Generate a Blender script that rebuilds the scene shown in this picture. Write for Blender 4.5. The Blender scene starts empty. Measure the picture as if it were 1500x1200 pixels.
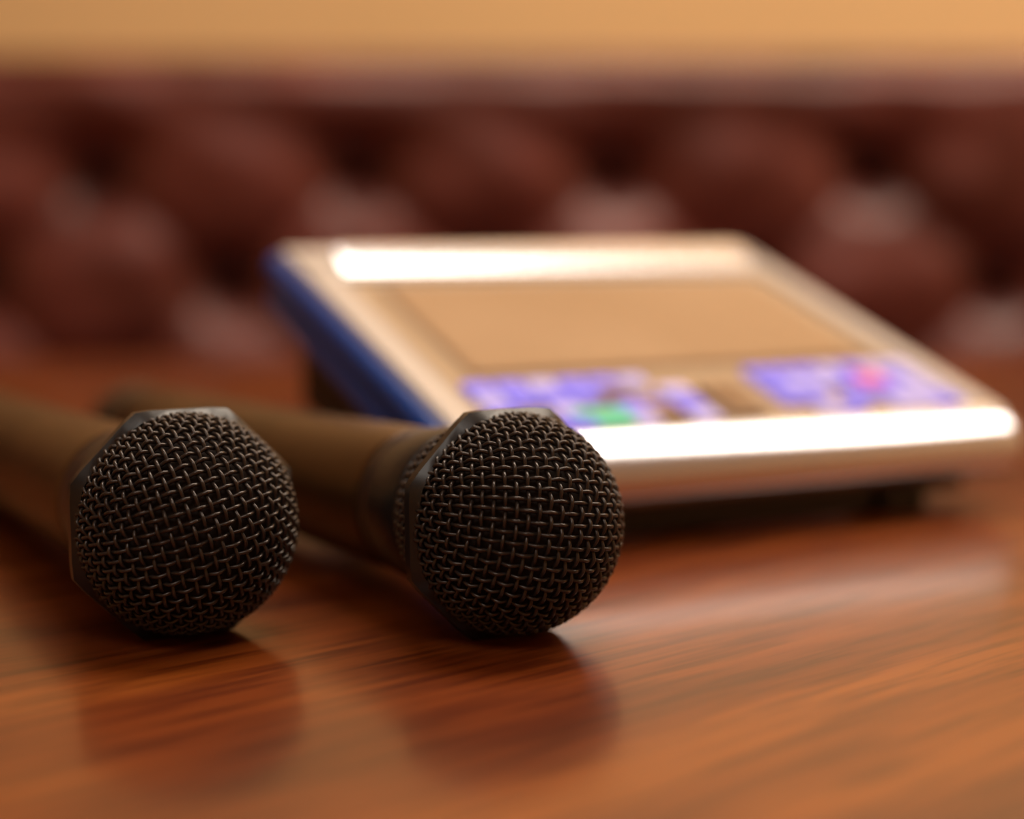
import bpy, bmesh, math, random
from mathutils import Vector, Matrix
random.seed(3)
S = bpy.context.scene
S.view_settings.view_transform = 'Standard'
T = 0.62            # table top height
COL = S.collection

# ---------------------------------------------------------------- helpers
def mat(name, base, rough=0.5, metal=0.0, emis=None, estr=0.0, coat=0.0, coatr=0.1, spec=0.5):
    m = bpy.data.materials.new(name); m.use_nodes = True
    b = m.node_tree.nodes['Principled BSDF']
    b.inputs['Base Color'].default_value = (*base, 1)
    b.inputs['Roughness'].default_value = rough
    b.inputs['Metallic'].default_value = metal
    b.inputs['Specular IOR Level'].default_value = spec
    b.inputs['Coat Weight'].default_value = coat
    b.inputs['Coat Roughness'].default_value = coatr
    if emis:
        b.inputs['Emission Color'].default_value = (*emis, 1)
        b.inputs['Emission Strength'].default_value = estr
    return m

def noise_mix(m, c1, c2, scale=5, detail=4, vec_scale=(1,1,1), rot=(0,0,0), lo=0.35, hi=0.65, bump=0.0, bdist=0.001):
    nt = m.node_tree; N = nt.nodes; L = nt.links
    b = N['Principled BSDF']
    tc = N.new('ShaderNodeTexCoord'); mp = N.new('ShaderNodeMapping')
    mp.inputs['Scale'].default_value = vec_scale; mp.inputs['Rotation'].default_value = rot
    no = N.new('ShaderNodeTexNoise'); no.inputs['Scale'].default_value = scale; no.inputs['Detail'].default_value = detail
    cr = N.new('ShaderNodeValToRGB')
    cr.color_ramp.elements[0].position = lo; cr.color_ramp.elements[0].color = (*c1,1)
    cr.color_ramp.elements[1].position = hi; cr.color_ramp.elements[1].color = (*c2,1)
    L.new(tc.outputs['Object'], mp.inputs['Vector']); L.new(mp.outputs[0], no.inputs['Vector'])
    L.new(no.outputs['Fac'], cr.inputs['Fac']); L.new(cr.outputs[0], b.inputs['Base Color'])
    if bump:
        bp = N.new('ShaderNodeBump'); bp.inputs['Strength'].default_value = bump; bp.inputs['Distance'].default_value = bdist
        L.new(no.outputs['Fac'], bp.inputs['Height']); L.new(bp.outputs[0], b.inputs['Normal'])
    return m

def finish(bm, name, material, parent=None, smooth=False, mw=None):
    me = bpy.data.meshes.new(name); 
    bmesh.ops.recalc_face_normals(bm, faces=bm.faces)
    bm.to_mesh(me); bm.free()
    o = bpy.data.objects.new(name, me); COL.objects.link(o)
    if material: me.materials.append(material)
    if smooth:
        for p in me.polygons: p.use_smooth = True
    if parent: o.parent = parent
    if mw is not None: o.matrix_local = mw
    return o

def box_bm(x0,x1,y0,y1,z0,z1,bev=0.0,seg=3):
    bm = bmesh.new()
    bmesh.ops.create_cube(bm, size=1.0)
    for v in bm.verts:
        v.co = Vector(((x0+x1)/2+v.co.x*(x1-x0),(y0+y1)/2+v.co.y*(y1-y0),(z0+z1)/2+v.co.z*(z1-z0)))
    if bev>0:
        bmesh.ops.bevel(bm, geom=bm.edges[:], offset=bev, segments=seg, profile=0.5, affect='EDGES')
    return bm

def box(name, dims, material, parent=None, bev=0.0, seg=3, smooth=None):
    return finish(box_bm(*dims, bev=bev, seg=seg), name, material, parent, smooth=(bev>0 if smooth is None else smooth))

def empty(name, loc=(0,0,0), rot=(0,0,0)):
    e = bpy.data.objects.new(name, None); COL.objects.link(e)
    e.location = loc; e.rotation_euler = rot; e.empty_display_size=0.05
    return e

def lathe(name, prof, material, parent, n=64, phase=0.0, smooth=True):
    bm = bmesh.new(); rings=[]
    for r,z in prof:
        rings.append([bm.verts.new((r*math.cos(phase+2*math.pi*k/n), r*math.sin(phase+2*math.pi*k/n), z)) for k in range(n)])
    for a,b in zip(rings[:-1], rings[1:]):
        for k in range(n):
            bm.faces.new((a[k],a[(k+1)%n],b[(k+1)%n],b[k]))
    bm.faces.new(rings[0]); bm.faces.new(rings[-1])
    return finish(bm, name, material, parent, smooth=smooth)

def extrude_profile(name, prof, x0, x1, material, parent, smooth=True, inset=0.0):
    cy = sum(p[0] for p in prof)/len(prof); cz = sum(p[1] for p in prof)/len(prof)
    st = [(x0,1.0),(x1,1.0)]
    if inset>0:
        st = sorted([(x0+inset*(1-math.cos(k/4*math.pi/2)), 0.55+0.45*math.sin(k/4*math.pi/2)) for k in range(5)])
        st += [(x1-(x-x0), s) for x,s in reversed(st)]
    bm = bmesh.new(); rings=[]
    for x,s in st:
        rings.append([bm.verts.new((x, cy+(y-cy)*s, cz+(z-cz)*s)) for y,z in prof])
    n=len(prof)
    for a,b in zip(rings[:-1], rings[1:]):
        for k in range(n):
            bm.faces.new((a[k],a[(k+1)%n],b[(k+1)%n],b[k]))
    bm.faces.new(rings[0]); bm.faces.new(rings[-1])
    return finish(bm, name, material, parent, smooth=smooth)

# ---------------------------------------------------------------- materials
m_wall = noise_mix(mat('wall_paint',(0.6,0.36,0.15),0.8), (0.71,0.46,0.205),(0.75,0.49,0.225), scale=1.3, detail=3)
m_ceil = mat('ceiling_paint',(0.7,0.62,0.52),0.9)
m_floor = noise_mix(mat('carpet',(0.1,0.05,0.04),0.95), (0.07,0.03,0.025),(0.13,0.07,0.05), scale=40)
m_trim = mat('trim_wood',(0.12,0.04,0.02),0.4)
m_vinyl = noise_mix(mat('burgundy_vinyl',(0.12,0.03,0.025),0.40), (0.085,0.016,0.010),(0.165,0.039,0.029), scale=11, detail=3, bump=0.4, bdist=0.01)
m_button = mat('vinyl_button',(0.02,0.006,0.005),0.5)
m_wire = mat('black_wire',(0.046,0.035,0.030),0.30,0.4)
m_ring = mat('black_rubber',(0.012,0.010,0.010),0.33)
m_foam = mat('dark_foam',(0.014,0.007,0.005),0.95)
m_handle = noise_mix(mat('bronze_metal',(0.13,0.065,0.027),0.34,0.6), (0.055,0.025,0.008),(0.085,0.040,0.014), scale=20)
m_blue = mat('blue_plastic',(0.005,0.06,0.34),0.35)
m_silver = mat('silver_plastic',(0.78,0.81,0.90),0.20,0.85)
m_frame = mat('pearl_frame',(0.60,0.58,0.58),0.25,0.3)
m_black = mat('black_plastic',(0.012,0.009,0.008),0.45)
m_screen = noise_mix(mat('lcd_screen',(0.4,0.25,0.13),0.15,emis=(0.55,0.34,0.20),estr=0.08), (0.29,0.18,0.105),(0.34,0.22,0.135), scale=12)
m_glass = mat('screen_bezel',(0.40,0.30,0.21),0.15)
m_rim = mat('screen_rim_tan',(0.25,0.15,0.09),0.25)
m_bluekey = mat('lit_key_blue',(0.16,0.14,0.6),0.3,emis=(0.22,0.18,0.95),estr=0.5)
m_lavkey = mat('lit_key_lavender',(0.4,0.36,0.6),0.3,emis=(0.5,0.42,0.95),estr=0.38)
m_green = mat('lit_key_green',(0.05,0.42,0.25),0.3,emis=(0.05,0.5,0.3),estr=0.4)
m_red = mat('lit_key_red',(0.6,0.05,0.15),0.3,emis=(0.8,0.08,0.25),estr=0.25)
m_brownkey = mat('key_brown',(0.2,0.11,0.06),0.3)

# table wood
m_wood = bpy.data.materials.new('varnished_wood'); m_wood.use_nodes=True
nt=m_wood.node_tree; N=nt.nodes; L=nt.links; b=N['Principled BSDF']
tc=N.new('ShaderNodeTexCoord')
def mapping(rot, sc):
    mp=N.new('ShaderNodeMapping')
    r=N.new('ShaderNodeVectorRotate'); r.rotation_type='Z_AXIS'; r.inputs['Angle'].default_value=rot
    L.new(tc.outputs['Object'], r.inputs['Vector']); L.new(r.outputs[0], mp.inputs['Vector'])
    mp.inputs['Scale'].default_value=sc
    return mp
A=-math.radians(42)
mp1=mapping(A,(4,26,5)); n1=N.new('ShaderNodeTexNoise'); n1.inputs['Scale'].default_value=1.0; n1.inputs['Detail'].default_value=6; n1.inputs['Distortion'].default_value=0.6
mp2=mapping(A,(22,300,20)); n2=N.new('ShaderNodeTexNoise'); n2.inputs['Scale'].default_value=1.0; n2.inputs['Detail'].default_value=4
L.new(mp1.outputs[0],n1.inputs['Vector']); L.new(mp2.outputs[0],n2.inputs['Vector'])
cr=N.new('ShaderNodeValToRGB')
e=cr.color_ramp.elements
e[0].position=0.32; e[0].color=(0.090,0.013,0.0022,1)
e[1].position=0.72; e[1].color=(0.290,0.074,0.009,1)
k=e.new(0.5); k.color=(0.175,0.034,0.0045,1)
cr2=N.new('ShaderNodeValToRGB'); cr2.color_ramp.elements[0].position=0.36; cr2.color_ramp.elements[0].color=(0.42,0.32,0.27,1)
cr2.color_ramp.elements[1].position=0.58; cr2.color_ramp.elements[1].color=(1,1,1,1)
mx=N.new('ShaderNodeMix'); mx.data_type='RGBA'; mx.blend_type='MULTIPLY'; mx.inputs['Factor'].default_value=0.9
L.new(n1.outputs['Fac'],cr.inputs['Fac']); L.new(n2.outputs['Fac'],cr2.inputs['Fac'])
L.new(cr.outputs[0],mx.inputs['A']); L.new(cr2.outputs[0],mx.inputs['B']); L.new(mx.outputs['Result'],b.inputs['Base Color'])
b.inputs['Roughness'].default_value=0.34; b.inputs['Specular IOR Level'].default_value=0.25
b.inputs['Coat Weight'].default_value=0.6; b.inputs['Coat Roughness'].default_value=0.175

# ---------------------------------------------------------------- room
RX=2.6; YB=1.80; YF=-2.4; H=2.45
box('floor',(-RX,RX,YF,YB,-0.1,0.0),m_floor)
box('ceiling',(-RX,RX,YF,YB,H,H+0.1),m_ceil)
box('wall_back',(-RX,RX,YB,YB+0.1,0,H),m_wall)
box('wall_front',(-RX,RX,YF-0.1,YF,0,H),m_wall)
box('wall_left',(-RX-0.1,-RX,YF,YB,0,H),m_wall)
box('wall_right',(RX,RX+0.1,YF,YB,0,H),m_wall)
box('baseboard_left',(-RX,-RX+0.015,YF,0.9,0,0.09),m_trim,bev=0.003)
box('baseboard_right',(RX-0.015,RX,YF,0.9,0,0.09),m_trim,bev=0.003)

# ---------------------------------------------------------------- table
tb=empty('wooden_table',(0,0.52,0))
def cpar(o,p):
    o.parent=p; o.matrix_parent_inverse=Matrix.Translation(-Vector(p.location)); return o
cpar(box('table_top',(-0.75,0.75,-0.08,1.18,T-0.035,T),m_wood,bev=0.006),tb)
cpar(box('apron',(-0.66,0.66,0.02,1.08,T-0.09,T-0.0351),m_trim,bev=0.003),tb)
i=0
for x in (-0.62,0.62):
    for y in (0.06,1.04):
        i+=1
        cpar(box(f'leg_{i}',(x-0.03,x+0.03,y-0.03,y+0.03,0.0,T-0.0901),m_trim,bev=0.004),tb)

# ---------------------------------------------------------------- tufted sofa
sf=empty('tufted_sofa',(0,1.6,0))
SX=1.75; sy=1.60
top=T+0.253; zb=0.36
sp=0.249; dz=0.110; bx=-0.400; bz=T+0.146
bm=bmesh.new()
nx=420; nz=110
def tuft(x,z):
    p=(x-bx)/sp+(z-bz)/(2*dz); q=(x-bx)/sp-(z-bz)/(2*dz)
    a=abs(math.sin(math.pi*p)*math.sin(math.pi*q))
    dep=0.020*(a**0.6)+0.018
    best=9
    r0=round((z-bz)/dz)
    for r in (r0-1,r0,r0+1):
        if r>0: continue
        ox=0.5*sp if r%2 else 0
        c=round((x-bx-ox)/sp)
        best=min(best,math.hypot(x-bx-ox-c*sp,z-bz-r*dz))
    if z>bz+0.010:
        t=min(1,(z-bz-0.010)/0.05); dep=dep*(1-t)+0.036*t
    dep-=0.042*math.exp(-(best/0.032)**2)
    dep+=0.003*math.sin(x*31+2*math.sin(z*23))*math.sin(z*47+1.3*math.sin(x*17))
    return dep
rows=[]
for j in range(nz+1):
    z=zb+(top-zb)*j/nz
    row=[]
    for i in range(nx+1):
        x=-SX+2*SX*i/nx
        d=tuft(x,z)
        e=top-z
        if e<0.03: d-=0.035*(1-e/0.03)**2
        row.append(bm.verts.new((x,sy+0.03-d,z)))
    rows.append(row)
for j in range(nz):
    for i in range(nx):
        bm.faces.new((rows[j][i],rows[j][i+1],rows[j+1][i+1],rows[j+1][i]))
cpar(finish(bm,'tufted_back',m_vinyl,smooth=True),sf)
cpar(box('back_frame',(-SX,SX,sy+0.060,YB-0.005,0.08,top+0.002),m_vinyl,bev=0.02,seg=4),sf)
cpar(box('seat_base',(-SX,SX,1.23,sy+0.06,0.08,0.30),m_vinyl,bev=0.015),sf)
cpar(box('top_rail',(-SX,SX,sy+0.010,YB-0.006,top-0.022,top+0.003),m_vinyl,bev=0.010,seg=4),sf)
for i in range(3):
    w=2*SX/3
    cpar(box(f'seat_cushion_{i+1}',(-SX+i*w+0.003,-SX+(i+1)*w-0.003,1.21,sy-0.005,0.301,0.43),m_vinyl,bev=0.03,seg=5),sf)
bm=bmesh.new()
for r in range(-2,1):
    for c in range(-8,12):
        x=bx+c*sp+(0.5*sp if r%2 else 0); z=bz+r*dz
        if abs(x)<SX-0.03 and z>0.45:
            mt=Matrix.Translation((x,sy+0.046,z))@Matrix.Diagonal((1,0.55,1,1))
            bmesh.ops.create_uvsphere(bm,u_segments=16,v_segments=8,radius=0.017,matrix=mt)
cpar(finish(bm,'tuft_buttons',m_button,smooth=True),sf)
i=0
for x in (-SX+0.1,SX-0.1):
    for y in (1.28,1.72):
        i+=1
        cpar(box(f'foot_{i}',(x-0.03,x+0.03,y-0.03,y+0.03,0.0,0.0799),m_trim,bev=0.004),sf)

# ---------------------------------------------------------------- microphones
def tube_curve(name, splines, rad, material, parent, cyclic=False):
    cu=bpy.data.curves.new(name,'CURVE'); cu.dimensions='3D'; cu.bevel_depth=rad; cu.bevel_resolution=2
    for pts in splines:
        s=cu.splines.new('POLY'); s.points.add(len(pts)-1)
        for k,p in enumerate(pts): s.points[k].co=(*p,1)
        s.use_cyclic_u=cyclic; s.use_smooth=True
    o=bpy.data.objects.new(name,cu); COL.objects.link(o); cu.materials.append(material); o.parent=parent
    dg=bpy.context.evaluated_depsgraph_get()
    me=bpy.data.meshes.new_from_object(o.evaluated_get(dg))
    bpy.data.objects.remove(o)
    o=bpy.data.objects.new(name,me); COL.objects.link(o); o.parent=parent
    for p in me.polygons: p.use_smooth=True
    return o

R=0.0252; AP=0.0265
def microphone(loc, yaw, pitch, spin, length=0.285):
    F=Vector((math.sin(yaw)*math.cos(pitch), -math.cos(yaw)*math.cos(pitch), math.sin(pitch)))
    X=Vector((0,0,1)).cross(F).normalized(); Y=F.cross(X)
    M=Matrix((( X.x,Y.x,F.x,loc[0]),(X.y,Y.y,F.y,loc[1]),(X.z,Y.z,F.z,loc[2]),(0,0,0,1)))
    mic=empty('microphone'); mic.matrix_world=M
    P=0.00255; wr=0.00045; amp=0.00047
    n=int(R*math.pi/2/P)+1
    cs,sn=math.cos(spin),math.sin(spin)
    def pos(u,v,off):
        r=math.hypot(u,v); ph=r/R
        if ph>math.radians(91): return None
        dx,dy=((u/r,v/r) if r>1e-9 else (0,0))
        dx,dy=dx*cs-dy*sn, dx*sn+dy*cs
        q=R+off
        return (q*math.sin(ph)*dx,q*math.sin(ph)*dy,q*math.cos(ph)+0.001)
    sp_=[]
    K=8
    for which in (0,1):
        for j in range(-n,n+1):
            cur=[]
            sg=1 if which==0 else -1
            w1=random.uniform(-1,1)*0.00016; w2=random.uniform(0,6)
            for k in range(-n*K,n*K+1):
                t=k/K*P
                off=sg*amp*math.cos(math.pi*k/K)*(-1)**abs(j)
                c=j*P+w1*math.sin(t*160+w2)
                p=pos(t,c,off) if which==0 else pos(c,t,off)
                if p: cur.append(p)
            if len(cur)>3: sp_.append(cur)
    tube_curve('front_wire_mesh',sp_,wr,m_wire,mic)
    BL=0.0205
    def rr(a):
        t=a/BL
        return R*0.985*(1-0.235*t**1.8)
    nh=8; hp=BL/nh
    sp_=[]; nl=60
    for k in range(nl):
        th=2*math.pi*k/nl; pts=[]
        for q in range(0,nh*6+1):
            a=q/6*hp; off=amp*math.cos(math.pi*q/6)*(-1)**k
            pts.append(((rr(a)+off)*math.cos(th),(rr(a)+off)*math.sin(th),-a))
        sp_.append(pts)
    tube_curve('rear_wire_mesh',sp_,wr,m_wire,mic)
    sp_=[]
    for q in range(1,nh):
        a=q*hp; pts=[]
        for k in range(nl*4):
            th=2*math.pi*k/(nl*4); off=-amp*math.cos(math.pi*k/4)*(-1)**q
            pts.append(((rr(a)+off)*math.cos(th),(rr(a)+off)*math.sin(th),-a))
        sp_.append(pts)
    tube_curve('rear_wire_hoops',sp_,wr,m_wire,mic,cyclic=True)
    Ri=R-0.0015
    prof=[(rr(BL)-0.0015,-BL)]+[(rr(a)-0.0016,-a) for a in (0.018,0.015,0.01,0.005)]
    prof+=[(Ri*math.cos(a),Ri*math.sin(a)+0.001) for a in [math.radians(d) for d in range(0,90,6)]]+[(0.0002,Ri+0.001)]
    lathe('foam_liner',prof,m_foam,mic,n=48)
    # octagonal anti-roll ring
    c=math.cos(math.pi/8)
    prof=[(0.0249,-0.0032),(0.0262,-0.0034),(0.0272,-0.0028),(AP/c,-0.0016),(AP/c,0.0008),(0.0274,0.0020),(0.0262,0.0026),(0.0254,0.0022),(0.0249,0.0015)]
    bm=bmesh.new(); rings=[]
    n8=8; sub=6
    def octp(k,r):
        tot=n8*sub; a=math.pi/8+2*math.pi*k/tot
        loc_=((a-math.pi/8)%(math.pi/4))-math.pi/8
        ro=(r*c)/math.cos(loc_)
        ro=min(ro, r*0.988)
        t=min(1,max(0,(r-0.0250)/(AP/c-0.0250)))
        ro=ro*t+r*(1-t) if r<0.0262 else max(ro,0.0255)
        return Vector((ro*math.cos(a),ro*math.sin(a)))
    for r,z in prof:
        rings.append([bm.verts.new((*octp(k,r),z)) for k in range(n8*sub)])
    tot=n8*sub
    for a_,b_ in zip(rings, rings[1:]+rings[:1]):
        for k in range(tot): bm.faces.new((a_[k],a_[(k+1)%tot],b_[(k+1)%tot],b_[k]))
    o=finish(bm,'octagonal_ring',m_ring,mic,smooth=True)
    mod=o.modifiers.new('es','EDGE_SPLIT'); mod.split_angle=math.radians(38)
    b0=-BL
    lathe('neck_collar',[(0.0175,b0+0.001),(0.0200,b0+0.0008),(0.0205,b0-0.001),(0.0203,b0-0.008),(0.0197,b0-0.014),(0.0190,b0-0.022),(0.018,b0-0.0225)],m_ring,mic)
    Lb=length; h0=b0-0.022
    lathe('handle',[(0.0170,h0),(0.0186,h0-0.0006),(0.0188,h0-0.004),(0.0186,-0.07),(0.0180,-0.12),(0.0176,-0.20),(0.0178,-Lb+0.032),(0.0172,-Lb+0.0305)],m_handle,mic)
    lathe('end_cap',[(0.0165,-Lb+0.0310),(0.0176,-Lb+0.029),(0.0177,-Lb+0.006),(0.0165,-Lb+0.0015),(0.013,-Lb),(0.0002,-Lb)],m_ring,mic)
    bmx=box_bm(-0.0012,0.0012,-0.005,0.005,-0.012,0.012,bev=0.0010)
    finish(bmx,'switch_plate',m_ring,mic,smooth=True,mw=Matrix.Translation((0.0184,0,-0.085)))
    bmx=box_bm(-0.0010,0.0010,-0.0025,0.0025,-0.004,0.004,bev=0.0007)
    finish(bmx,'switch_slider',m_black,mic,smooth=True,mw=Matrix.Translation((0.0202,0,-0.083)))
    return mic
pit=math.radians(1.75)
microphone((-0.0761,0.382,T+AP+0.0001),math.radians(28.5),pit,math.radians(14))
microphone((-0.0005,0.382,T+AP+0.0001),math.radians(30.5),pit,math.radians(-8))

# ---------------------------------------------------------------- karaoke remote tablet
W=0.206; D=0.164; YAW=math.radians(27.8); TI=math.radians(19.1)
tab=empty('tablet_remote',(-0.0116,0.4679,T+0.0327),(TI,0,YAW))
box('blue_shell_upper',(-0.0045,W-0.0005,0.000,D+0.004,-0.0125,-0.0015),m_blue,tab,bev=0.005,seg=4)
box('blue_shell_lower',(-0.0035,W+0.0005,-0.001,D+0.002,-0.0240,-0.0132),m_blue,tab,bev=0.005,seg=4)
def frame(name,x0,x1,y0,y1,ix0,ix1,iy0,iy1,z0,z1,m,bev=0.0015):
    bm=bmesh.new()
    o=[(x0,y0),(x1,y0),(x1,y1),(x0,y1)]; i_=[(ix0,iy0),(ix1,iy0),(ix1,iy1),(ix0,iy1)]
    vs={}
    for nm,pts in (('o',o),('i',i_)):
        for z in (z0,z1):
            vs[nm,z]=[bm.verts.new((*p,z)) for p in pts]
    for k in range(4):
        k2=(k+1)%4
        bm.faces.new((vs['o',z1][k],vs['o',z1][k2],vs['i',z1][k2],vs['i',z1][k]))
        bm.faces.new((vs['o',z0][k],vs['o',z0][k2],vs['i',z0][k2],vs['i',z0][k]))
        bm.faces.new((vs['o',z0][k],vs['o',z0][k2],vs['o',z1][k2],vs['o',z1][k]))
        bm.faces.new((vs['i',z0][k],vs['i',z0][k2],vs['i',z1][k2],vs['i',z1][k]))
    ed=[e for e in bm.edges if abs(e.verts[0].co.z-z1)<1e-6 and abs(e.verts[1].co.z-z1)<1e-6 or abs(e.verts[0].co.z-e.verts[1].co.z)>1e-5]
    bmesh.ops.bevel(bm,geom=ed,offset=bev,segments=3,profile=0.5,affect='EDGES')
    return finish(bm,name,m,tab,smooth=False)
frame('pearl_frame',0.0,W-0.003,-0.001,D,0.012,W-0.013,0.005,D-0.029,-0.004,0.0008,m_frame)
box('key_panel',(0.0121,W-0.0131,0.0051,D-0.0291,-0.0030,-0.0012),m_glass,tab)
box('screen_rim',(0.024,W-0.024,0.050,D-0.036,-0.0011,-0.0004),m_rim,tab)
box('lcd_screen',(0.026,W-0.026,0.052,D-0.038,-0.0009,-0.0001),m_screen,tab)
def bar_profile(yb,zb_,length,n0,n1,front_drop,zbot,n=12):
    pts=[(yb,zbot),(yb,zb_)]
    y,z=yb,zb_
    for k in range(n):
        nrm=math.radians(n0+(n1-n0)*(k+0.5)/n)
        y-=length/n*math.sin(nrm); z-=length/n*math.cos(nrm)
        pts.append((y,z))
    a0=n1; r=front_drop
    for k in range(10):
        nrm=math.radians(a0+(-10-a0)*(k+0.5)/10)
        stp=r/10
        y-=stp*math.sin(nrm); z-=stp*math.cos(nrm)
        pts.append((y,z))
    pts.append((y+0.001,zbot))
    return pts
extrude_profile('front_grip_bar',bar_profile(0.0030,0.0012,0.0118,84,60,0.0125,-0.0175),-0.003,W-0.0035,m_silver,tab,inset=0.0045)
extrude_profile('rear_bar',bar_profile(D-0.0085,0.0044,0.0195,83,70,0.0012,-0.002),0.016,W-0.012,m_silver,tab,inset=0.003)
def keys(name,lst,m):
    bm=bmesh.new()
    for (x0,x1,y0,y1) in lst:
        b2=box_bm(x0,x1,y0,y1,-0.0013,0.0006,bev=0.0004,seg=2)
        me=bpy.data.meshes.new('t'); b2.to_mesh(me); b2.free(); bm.from_mesh(me); bpy.data.meshes.remove(me)
    finish(bm,name,m,tab)
blue=[];lav=[]
def grid(a0,a1,b0,b1,nx_,ny_,skip,wl):
    cw=(a1-a0)*W/nx_; ch=(b1-b0)*D/ny_
    for i in range(nx_):
        for j in range(ny_):
            if (i,j) in skip: continue
            c=(a0*W+i*cw+cw*.08,a0*W+(i+1)*cw-cw*.08,b0*D+j*ch+ch*.1,b0*D+(j+1)*ch-ch*.1)
            (lav if (i,j) in wl else blue).append(c)
grid(0.075,0.45,0.042,0.265,7,4,{(3,0),(3,1),(5,0),(4,2),(1,1),(5,2),(6,3)},{(0,2),(2,3),(5,3),(6,0),(2,1),(6,2),(4,0),(0,0)})
grid(0.59,0.93,0.042,0.27,7,4,{(4,2),(2,1),(3,0),(0,0)},{(2,2),(5,1),(6,3),(3,3),(1,2),(4,0),(6,1),(5,3),(1,0),(5,0),(6,2)})
keys('blue_keys',blue,m_bluekey); keys('lavender_keys',lav,m_lavkey)
keys('green_key',[(0.205*W,0.30*W,0.050*D,0.118*D)],m_green)
keys('red_key',[(0.78*W,0.84*W,0.155*D,0.21*D)],m_red)
keys('dark_keys',[(0.335*W,0.39*W,0.055*D,0.13*D),(0.285*W,0.34*W,0.16*D,0.205*D),(0.47*W,0.54*W,0.06*D,0.2*D)],m_brownkey)
# stand built level on the table, in the yaw frame
inv=(Matrix.Translation(tab.location)@Matrix.Rotation(YAW,4,'Z')@Matrix.Rotation(TI,4,'X')).inverted()
base=Matrix.Translation((tab.location.x,tab.location.y,T))@Matrix.Rotation(YAW,4,'Z')
def under(h): return 0.0327+h*math.tan(TI)-0.0235/math.cos(TI)
def wedge(name,x0,x1,h0,h1,zb0,zb1=None):
    bm=bmesh.new()
    zb1=zb0 if zb1 is None else zb1
    q=[]
    for x in (x0,x1):
        q.append([bm.verts.new(p) for p in ((x,h0,zb0),(x,h1,zb1),(x,h1,under(h1)),(x,h0,under(h0)))])
    bm.faces.new(q[0]); bm.faces.new(q[1])
    for k in range(4): bm.faces.new((q[0][k],q[0][(k+1)%4],q[1][(k+1)%4],q[1][k]))
    bmesh.ops.bevel(bm,geom=bm.edges[:],offset=0.0008,segments=2,profile=0.5,affect='EDGES')
    finish(bm,name,m_black,tab,mw=inv@base)
wedge('base_tray',0.006,W-0.055,0.006,0.150,0.0012,0.030)
wedge('base_lip',W-0.0545,W-0.012,0.010,0.120,0.0050,0.030)
wedge('stand_foot_1',0.012,0.030,0.004,0.022,0.0002)
wedge('stand_foot_2',W-0.052,W-0.034,0.004,0.022,0.0002)
wedge('stand_leg_1',0.022,0.034,0.110,0.145,0.0002)
wedge('stand_leg_2',W-0.056,W-0.044,0.110,0.145,0.0002)

# ---------------------------------------------------------------- lights
def lamp(name,loc,sx,sy_,power,col):
    e=empty(name,loc)
    box('housing',(-sx/2-0.03,sx/2+0.03,-sy_/2-0.03,sy_/2+0.03,0.0,0.03),m_ceil,e,bev=0.004)
    l=bpy.data.lights.new('panel_light','AREA'); l.shape='RECTANGLE'; l.size=sx; l.size_y=sy_; l.energy=power; l.color=col
    o=bpy.data.objects.new('panel_light',l); COL.objects.link(o); o.parent=e; o.location=(0,0,-0.004)
lamp('front_fill_light',(0.85,1.08,H-0.031),2.5,0.80,66,(1,0.86,0.70))
lamp('front_fill_light',(-0.2,-1.0,H-0.031),1.2,0.8,15,(1,0.90,0.80))  # unseen fill light added to brighten from the front, panel housing included
w=bpy.data.worlds.new('room_ambient'); S.world=w; w.use_nodes=True
w.node_tree.nodes['Background'].inputs[0].default_value=(1,0.8,0.6,1); w.node_tree.nodes['Background'].inputs[1].default_value=0.2

# ---------------------------------------------------------------- camera
cam=bpy.data.cameras.new('camera'); co=bpy.data.objects.new('camera',cam); COL.objects.link(co)
co.location=(0,0,T+0.0955); co.rotation_euler=(math.radians(90-6.35),0,0)
cam.sensor_width=36; cam.lens=36*2442/1500; cam.clip_start=0.01
cam.dof.use_dof=True; cam.dof.focus_distance=0.367; cam.dof.aperture_fstop=3.6; cam.dof.aperture_blades=0
S.camera=co
